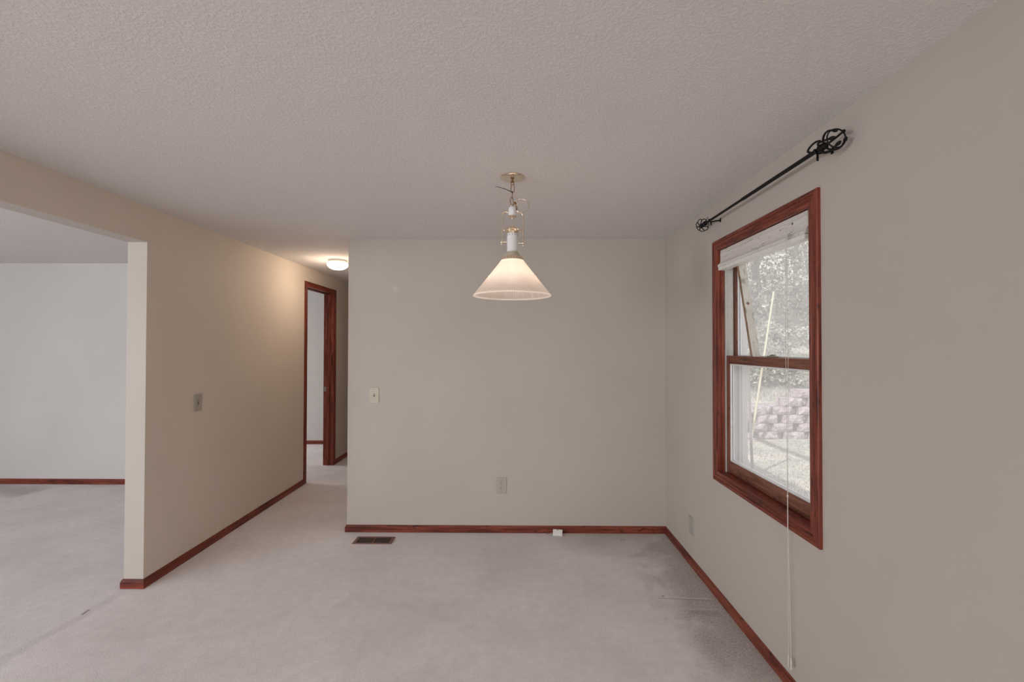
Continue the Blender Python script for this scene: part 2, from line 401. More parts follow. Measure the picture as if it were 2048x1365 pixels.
# ------------------------------------------------------------------ casing profile around an opening (mitred)
def casing_side(name, mat, parent, o0, o1, i0, i1, plane, out, thick):
    """one mitred side. o0,o1 outer corners, i0,i1 inner corners (2D in the wall plane as 3D points on the wall),
    out = unit vector into the room"""
    o0, o1, i0, i1, out = map(Vector, (o0, o1, i0, i1, out))
    prof = [(0, 0), (0, .72), (.06, .92), (.22, 1.0), (.32, .98), (.35, .74), (.41, .72), (.44, .90), (.62, .88), (.65, .72), (.70, .72), (.73, .84), (.90, .78), (1, .62), (1, 0)]
    mb = MB(); A = []; B = []
    for s, t in prof:
        A.append(mb.bm.verts.new(o0.lerp(i0, s) + out * (t * thick + .0002)))
        B.append(mb.bm.verts.new(o1.lerp(i1, s) + out * (t * thick + .0002)))
    k = len(prof); mb.bm.faces.new(A); mb.bm.faces.new(B[::-1])
    for i in range(k): mb.bm.faces.new((A[i], B[i], B[(i + 1) % k], A[(i + 1) % k]))
    return P(mb, name, mat, parent)

# ------------------------------------------------------------------ window_1
win = empty('window_1', (XR, (WY0 + WY1) / 2, WZ0), 'double-hung window with red-brown oak casing in the right wall', 'window', None, 'structure')
T = .017
def wp(y, z): return (XR, y, z)
ci = CW
casing_side('window_casing', OAKZ, win, wp(WY0, WZ0), wp(WY0, WZ1), wp(WY0 + ci, WZ0 + ci), wp(WY0 + ci, WZ1 - ci), 0, (-1, 0, 0), T)
casing_side('window_casing', OAKZ, win, wp(WY1, WZ0), wp(WY1, WZ1), wp(WY1 - ci, WZ0 + ci), wp(WY1 - ci, WZ1 - ci), 0, (-1, 0, 0), T)
casing_side('window_casing', OAKY, win, wp(WY0, WZ1), wp(WY1, WZ1), wp(WY0 + ci, WZ1 - ci), wp(WY1 - ci, WZ1 - ci), 0, (-1, 0, 0), T)
casing_side('window_casing', OAKY, win, wp(WY0, WZ0), wp(WY1, WZ0), wp(WY0 + ci, WZ0 + ci), wp(WY1 - ci, WZ0 + ci), 0, (-1, 0, 0), T)
iy0, iy1, iz0, iz1 = WY0 + CW, WY1 - CW, WZ0 + CW, WZ1 - CW
e = .0003
# wood jamb lining / stops (room side)
XS = 1.278    # plane where the vinyl track starts
jm = MB(); a_, b_ = HY0 + e, iy0 - .0; 
jm.box(XR + e, XS, HY0 + e, iy0, HZ0 + e, HZ1 - e)
jm.box(XR + e, XS, iy1, HY1 - e, HZ0 + e, HZ1 - e)
jm.box(XR + e, XS, iy0, iy1, iz1, HZ1 - e)
jm.box(XR + e, XS + .10, iy0, iy1, HZ0 + e, iz0)
jm.box(XR + .012, XS - .002, iy1 - .007, iy1 + .001, iz0, iz1).box(XR + .012, XS - .002, iy0 - .001, iy0 + .007, iz0, iz1)
P(jm, 'window_jamb', OAKZ, win)
# vinyl tracks
vt = MB()
for (ya, yb) in ((HY0 + e, iy0 - .001), (iy1 + .001, HY1 - e)):
    vt.box(XS + e, WX1 + .008, ya, yb, HZ0 + e, HZ1 - e)
sgn = 1
for x in (XS + .003, XS + .045, XS + .088):
    vt.box(x, x + .0045, iy1 - .010, iy1 + .002, iz0, iz1).box(x, x + .0045, iy0 - .002, iy0 + .010, iz0, iz1)
P(vt, 'jamb_liner', VINYL, win)
vh = MB().box(XS + e, WX1 + .008, iy0, iy1, iz1, HZ1 - e); vh.box(XS + .1003, WX1 + .008, iy0, iy1, HZ0 + e, iz0 - .01)
P(vh, 'window_head', VINYL, win)
# exterior trim
xt = MB()
for y0_, y1_ in ((HY0 - .07, HY0 + .004), (HY1 - .004, HY1 + .07)):
    xt.box(WX1 + .0085, WX1 + .018, y0_, y1_, HZ0 - .06, HZ1 + .06, .003)
xt.box(WX1 + .0085, WX1 + .018, HY0 + .005, HY1 - .005, HZ1 - .004, HZ1 + .06, .003).box(WX1 + .0085, WX1 + .05, HY0 + .005, HY1 - .005, HZ0 - .05, HZ0 + .001, .003)
xt.box(WX1 - .040, WX1 + .008, iy1 - .012, iy1 - .0005, iz0, iz1, .002).box(WX1 - .026, WX1 + .008, iy1 - .020, iy1 - .012, iz0, iz1, .002)
xt.box(WX1 - .040, WX1 + .008, iy0 + .0005, iy0 + .012, iz0, iz1, .002)
P(xt, 'exterior_trim', PAINTW, win)
# sashes
MR0, MR1 = 1.441, 1.489
def sash(name, x0, x1, z0, z1, bot, top, lower):
    s = empty(name, (x0, (iy0 + iy1) / 2, z0)); adopt(s, win); st = .040
    g = .004
    mb = MB(); mb.box(x0, x1, iy1 - st, iy1 - g, z0, z1, .002)
    P(mb, 'stile', SASHZ, s)
    mb = MB(); mb.box(x0, x1, iy0 + g, iy0 + st, z0, z1, .002)
    P(mb, 'stile', SASHZ, s)
    mb = MB(); mb.box(x0, x1, iy0 + st, iy1 - st, z0, z0 + bot, .002); P(mb, 'bottom_rail', SASH, s)
    mb = MB(); mb.box(x0, x1, iy0 + st, iy1 - st, z1 - top, z1, .002); P(mb, 'top_rail', SASH, s)
    ya, yb, za, zb = iy0 + st, iy1 - st, z0 + bot, z1 - top; xm = (x0 + x1) / 2
    mb = MB(); t = .008
    for xx0, xx1 in ((xm - .011, xm - .003), (xm + .003, xm + .011)):
        mb.box(xx0, xx1, ya, ya + t, za, zb).box(xx0, xx1, yb - t, yb, za, zb).box(xx0, xx1, ya + t, yb - t, za, za + t).box(xx0, xx1, ya + t, yb - t, zb - t, zb)
    P(mb, 'glazing_bead', VINYLW, s)
    mb = MB().box(xm - .002, xm + .002, ya + .001, yb - .001, za + .001, zb - .001); P(mb, 'glass_pane', GLASS, s)
    return s
sash('lower_sash', 1.287, 1.321, iz0 + .002, MR1, .072, MR1 - MR0, True)
sash('upper_sash', 1.333, 1.367, MR0 + .004, iz1 - .001, .040, .045, False)
# sash lock on the meeting rail
def yat(px, x): return F_PX * x / (px - 1031.0)
ly = yat(1541, 1.30)
mb = MB().box(1.290, 1.316, ly - .030, ly + .030, MR1 + .0003, MR1 + .008, .001)
mb.ball((1.303, ly + .006, MR1 + .009), .009, (1, 1.3, .6)); mb.box(1.296, 1.306, ly - .028, ly + .004, MR1 + .009, MR1 + .015, .001)
P(mb, 'sash_lock', SILVER, win, True)

# ------------------------------------------------------------------ blind (raised) with valance
bl = empty('window_blind', (1.25, (iy0 + iy1) / 2, 2.05), 'raised whitewashed wood blind with curved valance at window top', 'window blind')
def XZ(y0): return Matrix(((1, 0, 0, 0), (0, 0, 1, y0), (0, 1, 0, 0), (0, 0, 0, 1)))   # local x->X, y->Z, z->Y
vprof = [(1.272, 2.131), (1.252, 2.131), (1.2515, 2.112), (1.2495, 2.108), (1.2505, 2.104), (1.2515, 2.085), (1.2505, 2.066), (1.246, 2.052), (1.2375, 2.046), (1.2345, 2.044), (1.2345, 2.029), (1.240, 2.029), (1.256, 2.055), (1.258, 2.118), (1.272, 2.118)]
mb = MB(); mb.prism(vprof, XZ(iy0 + .0315), iy1 - iy0 - .040)
P(mb, 'valance', WASH, bl)
mb = MB(); mb.prism([(1.275, 2.131), (1.254, 2.131), (1.252, 2.07), (1.239, 2.045), (1.236, 2.030), (1.275, 2.030)], XZ(iy0 + .0215), .0095)
P(mb, 'valance_return', WASH, bl)
mb = MB()
for i in range(16): mb.box(1.242 + .016, 1.330 - .05, iy0 + .012 + .02, iy1 - .012, 2.030 + i * .005, 2.033 + i * .005)
P(mb, 'slat_stack', WASH, bl)
mb = MB(); mb.box(1.2375, 1.284, iy0 + .031, iy1 - .010, 2.009, 2.0289, .0008)
P(mb, 'blind_bottom_rail', WHITE, bl)
cx, cyy = 1.2225, 2.062
def cordpts(y_top, y_bot, z0, z1, n=8): return [(cx if z0 < 2.0 else cx, y_top + (y_bot - y_top) * i / (n - 1), z0 + (z1 - z0) * i / (n - 1)) for i in range(n)]
mb = MB(); mb.tube([(1.2475, cyy, 2.100), (1.236, cyy, 2.098), (cx + .002, cyy, 2.08), (cx, cyy + .004, 1.9), (cx, cyy + .008, 1.5), (cx, cyy + .001, .87)], .0009, 6)
mb.tube([(1.2475, cyy - .004, 2.100), (1.236, cyy - .004, 2.098), (cx + .002, cyy - .004, 2.08), (cx, cyy - .006, 1.9), (cx, cyy - .010, 1.5), (cx, cyy - .001, .87)], .0009, 6)
P(mb, 'lift_cord', CORD, bl, True)
mb = MB(); mb.ball((cx, cyy, .872), .004, (1, 1, 1.6)); mb.tube([(cx, cyy + .0012, .87), (cx, cyy + .002, .72), (cx, cyy - .001, .16)], .0011, 6); mb.tube([(cx, cyy - .0012, .87), (cx, cyy - .002, .72), (cx, cyy - .019, .16)], .0011, 6)
P(mb, 'lift_cord', CORD, bl, True)
for dy in (-.001, -.019):
    mb = MB(); mb.lathe([(.0015, .165), (.003, .160), (.0042, .145), (.0048, .118), (.004, .112)], (cx, cyy + dy, 0), 12)
    P(mb, 'tassel', CORD, bl, True)
mb = MB(); mb.ball((1.2495, cyy - .002, 2.100), .005, (.5, 1, 1)); P(mb, 'grommet', DARK, bl)

# ------------------------------------------------------------------ pine brace leaning on the meeting rail
yb0, yb1 = 2.487, 2.668; zb0, zb1 = MR1 + .0005, 2.120
sp = empty('pine_stick', (1.31, yb0, zb0), 'knotty pine stick leaning across the upper sash on the meeting rail', 'wooden stick')
dz, dy = zb1 - zb0, yb1 - yb0
def slab(x0, x1, off0, off1):
    mb = MB(); v8 = []
    for x in (x0, x1):
        for (yy, zz) in ((yb0 + off0, zb0), (yb0 + off1, zb0), (yb1 + off1, zb1), (yb1 + off0, zb1)): v8.append(mb.bm.verts.new((x, yy, zz)))
    for f in ((0, 1, 2, 3), (7, 6, 5, 4), (0, 4, 5, 1), (1, 5, 6, 2), (2, 6, 7, 3), (3, 7, 4, 0)): mb.bm.faces.new([v8[i] for i in f])
    return mb
P(slab(1.2895, 1.3315, 0, .021), 'board', PINE, sp)
P(slab(1.2885, 1.2894, 0, .021), 'board_edge', PINE_EDGE, sp)['label'] = 'darker brown edge'  # narrow face in a darker brown
kt = (1.541 - (605 - 694) / 910 * 2.53 - zb0) / dz
ang = math.atan2(dy, dz)
mb = MB(); mb.lathe([(.0001, 0), (.0085, 0), (.0085, .0012), (.0001, .0012)], (1.3085, yb0 + dy * kt - .0008, zb0 + dz * kt), 20, Matrix.Rotation(-ang, 4, 'X') @ Matrix.Rotation(PI / 2, 4, 'X'))
P(mb, 'knot', PINE_EDGE, sp, True)

# ------------------------------------------------------------------ curtain rod
RX, RZ = 1.186, 2.316
def rod_y(px): return F_PX * RX / (px - 1031)
ra, rb = rod_y(1644), rod_y(1409)
cr = empty('curtain_rod', (RX, (ra + rb) / 2, RZ), 'thin black iron curtain rod with cage finials above the window', 'curtain rod')
ym = ra + .62
P(MB().tube([(RX, ra, RZ), (RX, ym, RZ)], .0088, 16), 'rod', BLACK, cr, True)
P(MB().tube([(RX, ym, RZ), (RX, rb, RZ)], .0070, 16), 'rod', BLACK, cr, True)
def smooth(pts, n=5):
    pts = [Vector(p) for p in pts]; out = []
    for i in range(len(pts) - 1):
        a = pts[max(i - 1, 0)]; b_ = pts[i]; c = pts[i + 1]; d = pts[min(i + 2, len(pts) - 1)]
        for k in range(n):
            t = k / n
            out.append(.5 * ((2 * b_) + (c - a) * t + (2 * a - 5 * b_ + 4 * c - d) * t * t + (3 * b_ - a - 3 * c + d) * t ** 3))
    out.append(pts[-1]); return out
def collar(mb, y, d):
    mb.lathe([(.009, -.014), (.0145, -.012), (.0145, .002), (.010, .008), (.0135, .016), (.006, .024), (.001, .026)], (RX, y, RZ), 20, Matrix.Rotation(-PI / 2 * d, 4, 'X'))
def finial_arms(y, d):
    """open cage: arms bulge out of the collar, pass a ring and end in long knobs"""
    mb = MB(); collar(mb, y, d)
    for k in range(5):
        a = 2 * PI * k / 5 + .55
        pts = []
        for (r, t, tw) in ((.006, .010, 0), (.026, .014, .05), (.040, .032, .1), (.042, .054, .15), (.036, .072, .2), (.031, .082, .25)):
            pts.append((RX + .95 * r * math.cos(a + tw), y + d * t, RZ + .95 * r * math.sin(a + tw)))
        q = smooth(pts, 4); mb.tube(q, .0040, 8)
        tip = Vector(pts[-1]); ax = (Vector(pts[-1]) - Vector(pts[-2])).normalized()
        rot = Vector((0, 0, 1)).rotation_difference(ax).to_matrix().to_4x4()
        mb.ball(tip + ax * .008, .0068, (1, 1, 1.9), 12, 8, rot)
    mb.tube([(RX + .0345 * math.cos(2 * PI * i / 36), y + d * .076, RZ + .0345 * math.sin(2 * PI * i / 36)) for i in range(36)], .0027, 8, True)
    return P(mb, 'finial', BLACK, cr, True)
def finial_petals(y, d):
    """the same kind of cage seen end-on: rounded wire petals about a hub"""
    mb = MB(); collar(mb, y, d)
    for k in range(7):
        a = 2 * PI * k / 7 + .25
        u = Vector((math.cos(a), 0, math.sin(a))); t_ = Vector((-math.sin(a), 0, math.cos(a))); ax = Vector((0, d, 0))
        pts = []
        for i in range(22):
            th = 2 * PI * i / 22
            r = .0240 + .0160 * math.cos(th); s_ = .0150 * math.sin(th)
            pts.append(Vector((RX, y + d * .020, RZ)) + u * r + t_ * s_ * (r / .03) + ax * (.030 * (1 - (r / .041) ** 2) + .012))
        mb.tube(pts, .0026, 7, True)
    mb.ball((RX, y + d * .056, RZ), .007, (1, 1, 1), 12, 8)
    mb.tube([(RX, y + d * .02, RZ), (RX, y + d * .056, RZ)], .004, 8)
    return P(mb, 'finial', BLACK, cr, True)
finial_petals(rb, 1); finial_arms(ra, -1)
def bracket(y, tab):
    mb = MB()
    mb.box(XR - .0040, XR - .0003, y - .007, y + .007, RZ - .014, RZ + .010, .0012)
    mb.tube(smooth([(XR - .004, y, RZ - .004), (XR - .03, y, RZ - .007), (RX + .012, y, RZ - .011), (RX, y, RZ - .0125), (RX - .010, y, RZ - .009), (RX - .0125, y, RZ + .004)]), .0040, 10)
    mb.box(RX - .004, RX + .0045, y - .0012, y + .0012, RZ - .012 - tab, RZ - .010, .0006)
    return P(mb, 'bracket', BLACK, cr, True)
bracket(rod_y(1421), .020); bracket(rod_y(1634), .030)
mb = MB(); yy = rod_y(1622)
mb.tube(smooth([(RX - .004, yy, RZ + .006), (RX - .008, yy + .010, RZ + .016), (RX - .006, yy - .004, RZ + .030), (RX - .002, yy - .030, RZ + .036), (RX, yy - .052, RZ + .030)]), .0042, 8)
P(mb, 'bracket_strap', BLACK, cr, True)
mb = MB(); mb.tube([(RX, rb - .01, RZ + .008), (RX + .012, rb - .02, RZ + .036)], .002, 8); P(mb, 'set_screw', BLACK, cr, True)

# ------------------------------------------------------------------ pendant lamp
PX_, PY_ = -.0184, 2.395
def pz(y): return CAM_H + (694 - y) * PY_ / F_PX
def pxm(x): return (x - 1031) / F_PX * PY_
pl = empty('pendant_lamp', (PX_, PY_, H), 'brass and white pendant lamp with ribbed cone glass shade', 'pendant lamp')
C0 = (PX_, PY_, 0)
P(MB().lathe([(.0665, H - .0003), (.0665, H - .004), (.062, H - .008), (.045, H - .0125), (.012, H - .015), (.002, H - .015)], C0, 64), 'canopy', BRASS, pl, True)
mb = MB(); mb.lathe([(.002, H - .014), (.006, H - .0155), (.006, H - .022), (.0105, H - .024), (.0105, H - .027), (.003, H - .032)], C0, 24)
ringc = Vector((PX_, PY_, H - .036)); mb.tube([ringc + Vector((.008 * math.cos(t), 0, .0085 * math.sin(t))) for t in [2 * PI * i / 20 for i in range(20)]], .0018, 8, True)
P(mb, 'canopy_loop', BRASSD, pl, True)
def link(c, hl, hw, axis, r=.0018, tilt=0):
    mb = MB(); pts = []
    for i in range(28):
        a = 2 * PI * i / 28; s_, z_ = hw * math.sin(a), (hl - hw) * (1 if math.cos(a) > 0 else -1) + hw * math.cos(a)
        p = Vector((s_, 0, z_)) if axis == 0 else Vector((0, s_, z_))
        p = Matrix.Rotation(tilt, 4, 'Y') @ p
        pts.append(Vector(c) + p)
    mb.tube(pts, r, 8, True)
    return P(mb, 'chain_link', BRASSD, pl, True)
link((PX_ + .001, PY_, 2.379), .0225, .0085, 0)
link((PX_ - .001, PY_, 2.343), .0200, .0070, 1, .0018, .05)
link((PX_ - .003, PY_, 2.310), .0205, .0080, 0, .0018, -.15)
link((PX_ + .004, PY_, 2.282), .0140, .0065, 1)
mb = MB()    # bronze knot where cord and chain gather
mb.ball((PX_ + .012, PY_ - .004, 2.300), .0075, (1.1, 1, .9)); mb.ball((PX_ + .019, PY_ - .004, 2.293), .006, (1, 1, 1.2)); mb.tube([(PX_ + .019, PY_ - .006, 2.29), (PX_ + .023, PY_ - .006, 2.275), (PX_ + .0225, PY_ - .005, 2.262)], .0038, 8)
P(mb, 'chain_clasp', BRASSD, pl, True)
def ringpts(cx_, cz, rx, rz, yy, a0, a1, n, wob=0): return [(cx_ + rx * math.cos(a0 + (a1 - a0) * i / n), yy + wob * math.sin(6 * PI * i / n), cz + rz * math.sin(a0 + (a1 - a0) * i / n)) for i in range(n + 1)]
mb = MB(); mb.tube(ringpts(pxm(1042.5), pz(412), .0375, .036, PY_ - .008, PI * .95, -PI * .72, 36, .002), .0017, 8)
mb.tube(ringpts(pxm(1026.5), pz(403), .0225, .029, PY_ - .010, PI * .40, -PI * 1.42, 32, .003), .0015, 8)
mb.tube([(pxm(1044), PY_ - .008, pz(410) + .03), (pxm(1056), PY_ - .006, pz(404)), (pxm(1058.5), PY_ - .006, pz(412)), (pxm(1055), PY_ - .006, pz(418))], .0012, 8)
mb.tube([(PX_, PY_ - .002, H - .03), (PX_ - .004, PY_ - .004, 2.38), (PX_ + .005, PY_ - .006, 2.34), (pxm(1028), PY_ - .008, pz(403) + .027)], .0015, 8)
P(mb, 'lamp_cord', BRASS, pl, True)
mb = MB(); mb.tube([(pxm(1023.5), PY_ - .006, pz(384)), (pxm(1012), PY_ - .008, pz(379)), (pxm(1000), PY_ - .012, pz(375.5)), (pxm(990), PY_ - .014, pz(373.8))], [.0022, .0016, .0014, .0009], 8); mb.ball((pxm(1023.8), PY_ - .005, pz(384)), .0042)
P(mb, 'cable_tie', BLACK, pl, True)
# porcelain hanger block
P(MB().lathe([(.004, 2.283), (.012, 2.281), (.0185, 2.276), (.0205, 2.270), (.0200, 2.236), (.018, 2.233), (.002, 2.233)], C0, 40), 'hanger_block', PORC, pl, True)
P(MB().lathe([(.002, 2.2329), (.021, 2.2325), (.0225, 2.229), (.019, 2.2255), (.007, 2.224), (.0045, 2.220), (.0055, 2.216), (.002, 2.211)], C0, 32), 'hanger_disc', BRASS, pl, True)
HWD = .0565
for sgn in (-1, 1):
    zt = 2.2545 if sgn < 0 else 2.2515
    zb = 2.094 if sgn < 0 else 2.088
    pts = [(PX_ + sgn * .0203, PY_, zt - .004), (PX_ + sgn * .030, PY_, zt)]
    for i in range(9):
        a = PI / 2 * i / 8; pts.append((PX_ + sgn * (HWD - .022 + .022 * math.sin(a)), PY_, zt - .022 + .022 * math.cos(a)))
    pts += [(PX_ + sgn * HWD, PY_, 2.16), (PX_ + sgn * HWD, PY_, zb)]
    mb = MB().tube(pts, .0042, 12); mb.ball((PX_ + sgn * .024, PY_, zt - .003), .0062, (1.3, 1, 1))
    P(mb, 'yoke_arm', BRASS, pl, True)
    mb = MB(); mb.ball((PX_ + sgn * HWD, PY_, zb), .0078); mb.ball((PX_ + sgn * HWD, PY_, zb - .012), .0052); mb.tube([(PX_ + sgn * HWD, PY_, zb), (PX_ + sgn * .0295, PY_, zb)], .0036, 10)
    P(mb, 'yoke_knob', BRASS, pl, True)
mb = MB(); mb.lathe([(.002, 2.192), (.0055, 2.188), (.005, 2.182), (.012, 2.179), (.026, 2.171), (.033, 2.165), (.0435, 2.159), (.045, 2.155), (.038, 2.149), (.033, 2.146), (.0325, 2.139), (.028, 2.1365), (.002, 2.1365)], C0, 48)
for k in range(6): 
    a = 2 * PI * k / 6 + .26; mb.ball((PX_ + .044 * math.cos(a), PY_ + .044 * math.sin(a), 2.155), .0075, (1, 1, .9), 12, 8)
P(mb, 'socket_cap', BRASS, pl, True)
ty = P(MB().lathe([(.002, 2.1363), (.028, 2.1363), (.0285, 2.12), (.0285, 2.05), (.029, 2.043), (.002, 2.043)], C0, 48), 'socket_tube', PORC, pl, True)
mb = MB()
for k in range(12):
    a = 2 * PI * k / 12; mb.lathe([(.0002, 0), (.0022, 0), (.0022, .0010), (.0002, .0010)], (PX_ + .0285 * math.cos(a), PY_ + .0285 * math.sin(a), 2.129), 10, Matrix.Rotation(a, 4, 'Z') @ Matrix.Rotation(PI / 2, 4, 'Y'))
P(mb, 'vent_hole', DARK, pl)
# frosted glass materials
def frosted(name, col, trans, transp, rough=.25):
    m, nt, b = newmat(name); nt.nodes.remove(b); out = nt.nodes['Material Output']
    d = nt.nodes.new('ShaderNodeBsdfDiffuse'); d.inputs[0].default_value = (*col, 1)
    t = nt.nodes.new('ShaderNodeBsdfTranslucent'); t.inputs[0].default_value = (*col, 1)
    g = nt.nodes.new('ShaderNodeBsdfGlossy'); g.inputs['Roughness'].default_value = rough
    tp = nt.nodes.new('ShaderNodeBsdfTransparent'); tp.inputs[0].default_value = (1, .96, .92, 1)
    def mx(f, A, B):
        x = nt.nodes.new('ShaderNodeMixShader'); x.inputs[0].default_value = f
        nt.links.new(A.outputs[0], x.inputs[1]); nt.links.new(B.outputs[0], x.inputs[2]); return x
    x = mx(trans, d, t); x = mx(transp, x, tp); x = mx(.06, x, g); nt.links.new(x.outputs[0], out.inputs[0]); return m
SHADE = frosted('ribbed_glass', (.95, .88, .83), .70, .17)
_nt = SHADE.node_tree; _v = coords(_nt); _s = _nt.nodes.new('ShaderNodeSeparateXYZ'); _nt.links.new(_v, _s.inputs[0])
_a = math_(_nt, 'ARCTAN2', math_(_nt, 'SUBTRACT', _s.outputs[1], PY_), math_(_nt, 'SUBTRACT', _s.outputs[0], PX_))
_w = math_(_nt, 'MULTIPLY', math_(_nt, 'ADD', math_(_nt, 'SINE', math_(_nt, 'MULTIPLY', _a, 120.0)), 1.0), .5)
_z = math_(_nt, 'MULTIPLY', math_(_nt, 'LESS_THAN', _s.outputs[2], 1.984), math_(_nt, 'GREATER_THAN', _s.outputs[2], 1.8165))
_c = mix(_nt, math_(_nt, 'MULTIPLY', _w, _z), (.96, .89, .85), (.84, .75, .70))
for _n in _nt.nodes:
    if _n.type in ('BSDF_DIFFUSE', 'BSDF_TRANSLUCENT'): _nt.links.new(_c, _n.inputs[0])
_nt.links.new(mix(_nt, math_(_nt, 'MULTIPLY', _w, _z), (1, 1, .94), (.45, .42, .38)), [_n for _n in _nt.nodes if _n.type == 'BSDF_TRANSPARENT'][0].inputs[0])
COLLAR = frosted('cream_glass', (.68, .62, .48), .2, .05)
COLLAR2 = frosted('fluted_glass', (.60, .48, .40), .3, .15)
P(MB().lathe([(.0288, 2.0428), (.0305, 2.036), (.034, 2.032), (.041, 2.026), (.0475, 2.016), (.002, 2.016)], C0, 48), 'fitter', COLLAR, pl, True)
P(MB().lathe([(.050, 2.0158), (.055, 2.013), (.057, 1.998), (.052, 1.9975), (.002, 1.9975)], C0, 144, flute=lambda i, k: .03 * (1 if k % 4 < 2 else -1) if i in (1, 2) else 0), 'fitter_ring', COLLAR2, pl)
# shade: an outer smooth skin and an inner ribbed skin
zt, zbm, rt_, rb_ = 1.997, 1.8125, .0585, .2045
outer = []
for t in (0, .08, .16, .25, .34, .43, .465, .48, .495, .53, .62, .72, .82, .91, 1):
    outer.append((rt_ + (rb_ - rt_) * (t ** 1.02) + (.0012 if t in (.465, .48) else 0), zt + (zbm - zt) * t))
prof = outer + [(rb_ + .001, zbm - .0035), (rb_ - .0005, zbm - .0062), (rb_ - .004, zbm - .0058), (rb_ - .0055, zbm - .002)] + [(r - .0046, z) for r, z in reversed(outer[1:])] + [(rt_ - .003, zt)]
nO = len(outer) + 4
def flute(i, k):
    if i < nO: return 0
    t = (len(prof) - 1 - i) / 14
    return -.018 * (k % 2) if .1 < t < .98 else 0
sh = P(MB().lathe(prof, C0, 192, closed=True, flute=flute), 'lamp_shade', SHADE, pl, False)
for p_ in sh.data.polygons: p_.use_smooth = False
def emit(name, col, s):
    m, nt, b = newmat(name); b.inputs['Emission Color'].default_value = (*col, 1); b.inputs['Emission Strength'].default_value = s
    setp(b, (.9, .9, .9), .4); return m
P(MB().lathe([(.002, 1.9973), (.013, 1.9970), (.013, 1.965), (.018, 1.955), (.027, 1.935), (.030, 1.915), (.027, 1.897), (.016, 1.886), (.002, 1.883)], C0, 32), 'bulb', emit('bulb', (.96, 1.0, .80), 4.5), pl, True)

bpt = bpy.data.lights.new('pendant_bulb', 'POINT'); bpt.energy = 1.7; bpt.color = (1, .88, .77); bpt.shadow_soft_size = .034
bpo = bpy.data.objects.new('pendant_bulb', bpt); COL.objects.link(bpo); bpo.location = (PX_, PY_, 1.872)

# ------------------------------------------------------------------ hall ceiling light
HX, HYy = -1.858, 4.72
hl = empty('ceiling_light', (HX, HYy, H), 'small glowing dome light on the hall ceiling', 'ceiling light')
P(MB().lathe([(.092, H - .0003), (.094, H - .012), (.090, H - .020), (.086, H - .021), (.086, H - .0285), (.002, H - .0285)], (HX, HYy, 0), 48), 'light_base', VINYL, hl, True)
P(MB().lathe([(.070, H - .029), (.098, H - .031), (.106, H - .044), (.100, H - .062), (.080, H - .082), (.050, H - .095), (.02, H - .100), (.002, H - .101)], (HX, HYy, 0), 48), 'glass_dome', emit('dome_glass', (1.0, .88, .70), 4.0), hl, True)
pt = bpy.data.lights.new('hall_bulb', 'POINT'); pt.energy = 7; pt.color = (1, .78, .60); pt.shadow_soft_size = .09
po = bpy.data.objects.new('hall_bulb', pt); COL.objects.link(po); po.location = (HX, HYy, H - .17)

# unseen dome light added behind the camera to brighten the left wall
k2 = hl.copy(); COL.objects.link(k2); k2.location = (1.0, -1.2, H)
for ch in list(hl.children):
    c_ = ch.copy(); COL.objects.link(c_); c_.parent = k2
k2['label'] = 'added dome light, unseen on the ceiling behind the camera'
kp = bpy.data.lights.new('added_warm_fill', 'POINT'); kp.energy = L_FILL; kp.color = (1, .76, .52); kp.shadow_soft_size = .12
kpo = bpy.data.objects.new('added_warm_fill', kp); COL.objects.link(kpo); kpo.location = (1.0, -1.2, H - .20)

# ------------------------------------------------------------------ hall doorway
dr = empty('door_1', (XL, (DY0 + DY1) / 2, 0), 'open doorway with red oak casing in the hall', 'doorway', None, 'structure')
def dp(y, z): return (XL, y, z)
casing_side('door_casing', OAKZ, dr, dp(DY0, .0005), dp(DY0, DZ), dp(DY0 + DC, .0005), dp(DY0 + DC, DZ - DC), 0, (1, 0, 0), .014)
casing_side('door_casing', OAKZ, dr, dp(DY1, .0005), dp(DY1, DZ), dp(DY1 - DC, .0005), dp(DY1 - DC, DZ - DC), 0, (1, 0, 0), .014)
casing_side('door_casing', OAKY, dr, dp(DY0, DZ), dp(DY1, DZ), dp(DY0 + DC, DZ - DC), dp(DY1 - DC, DZ - DC), 0, (1, 0, 0), .014)
for yb_, s in ((OY1, 1), (OY0, -1)):
    mb = MB(); a0, a1 = sorted((yb_ + s * .0005, yb_ + s * .0195))
    mb.box(XLL - .001, XL - .0005, a0, a1, .0005, OZ, .0005)
    a0, a1 = sorted((yb_ - s * .011, yb_ + s * .0004)); mb.box(XLL + .045, XLL + .078, a0, a1, .0005, OZ - .001, .001)
    P(mb, 'door_jamb', OAKZ, dr)
mb = MB(); mb.box(XLL - .001, XL - .0005, OY0 + .001, OY1 - .001, OZ + .0005, OZ + .0195); mb.box(XLL + .045, XLL + .078, OY0 + .012, OY1 - .012, OZ - .010, OZ + .0002)
P(mb, 'door_head', OAKY, dr)
mb = MB(); mb.box(XLL + .008, XLL + .034, OY1 - .0015, OY1 + .0004, .955, 1.015, .0004); P(mb, 'strike_plate', SILVER, dr)
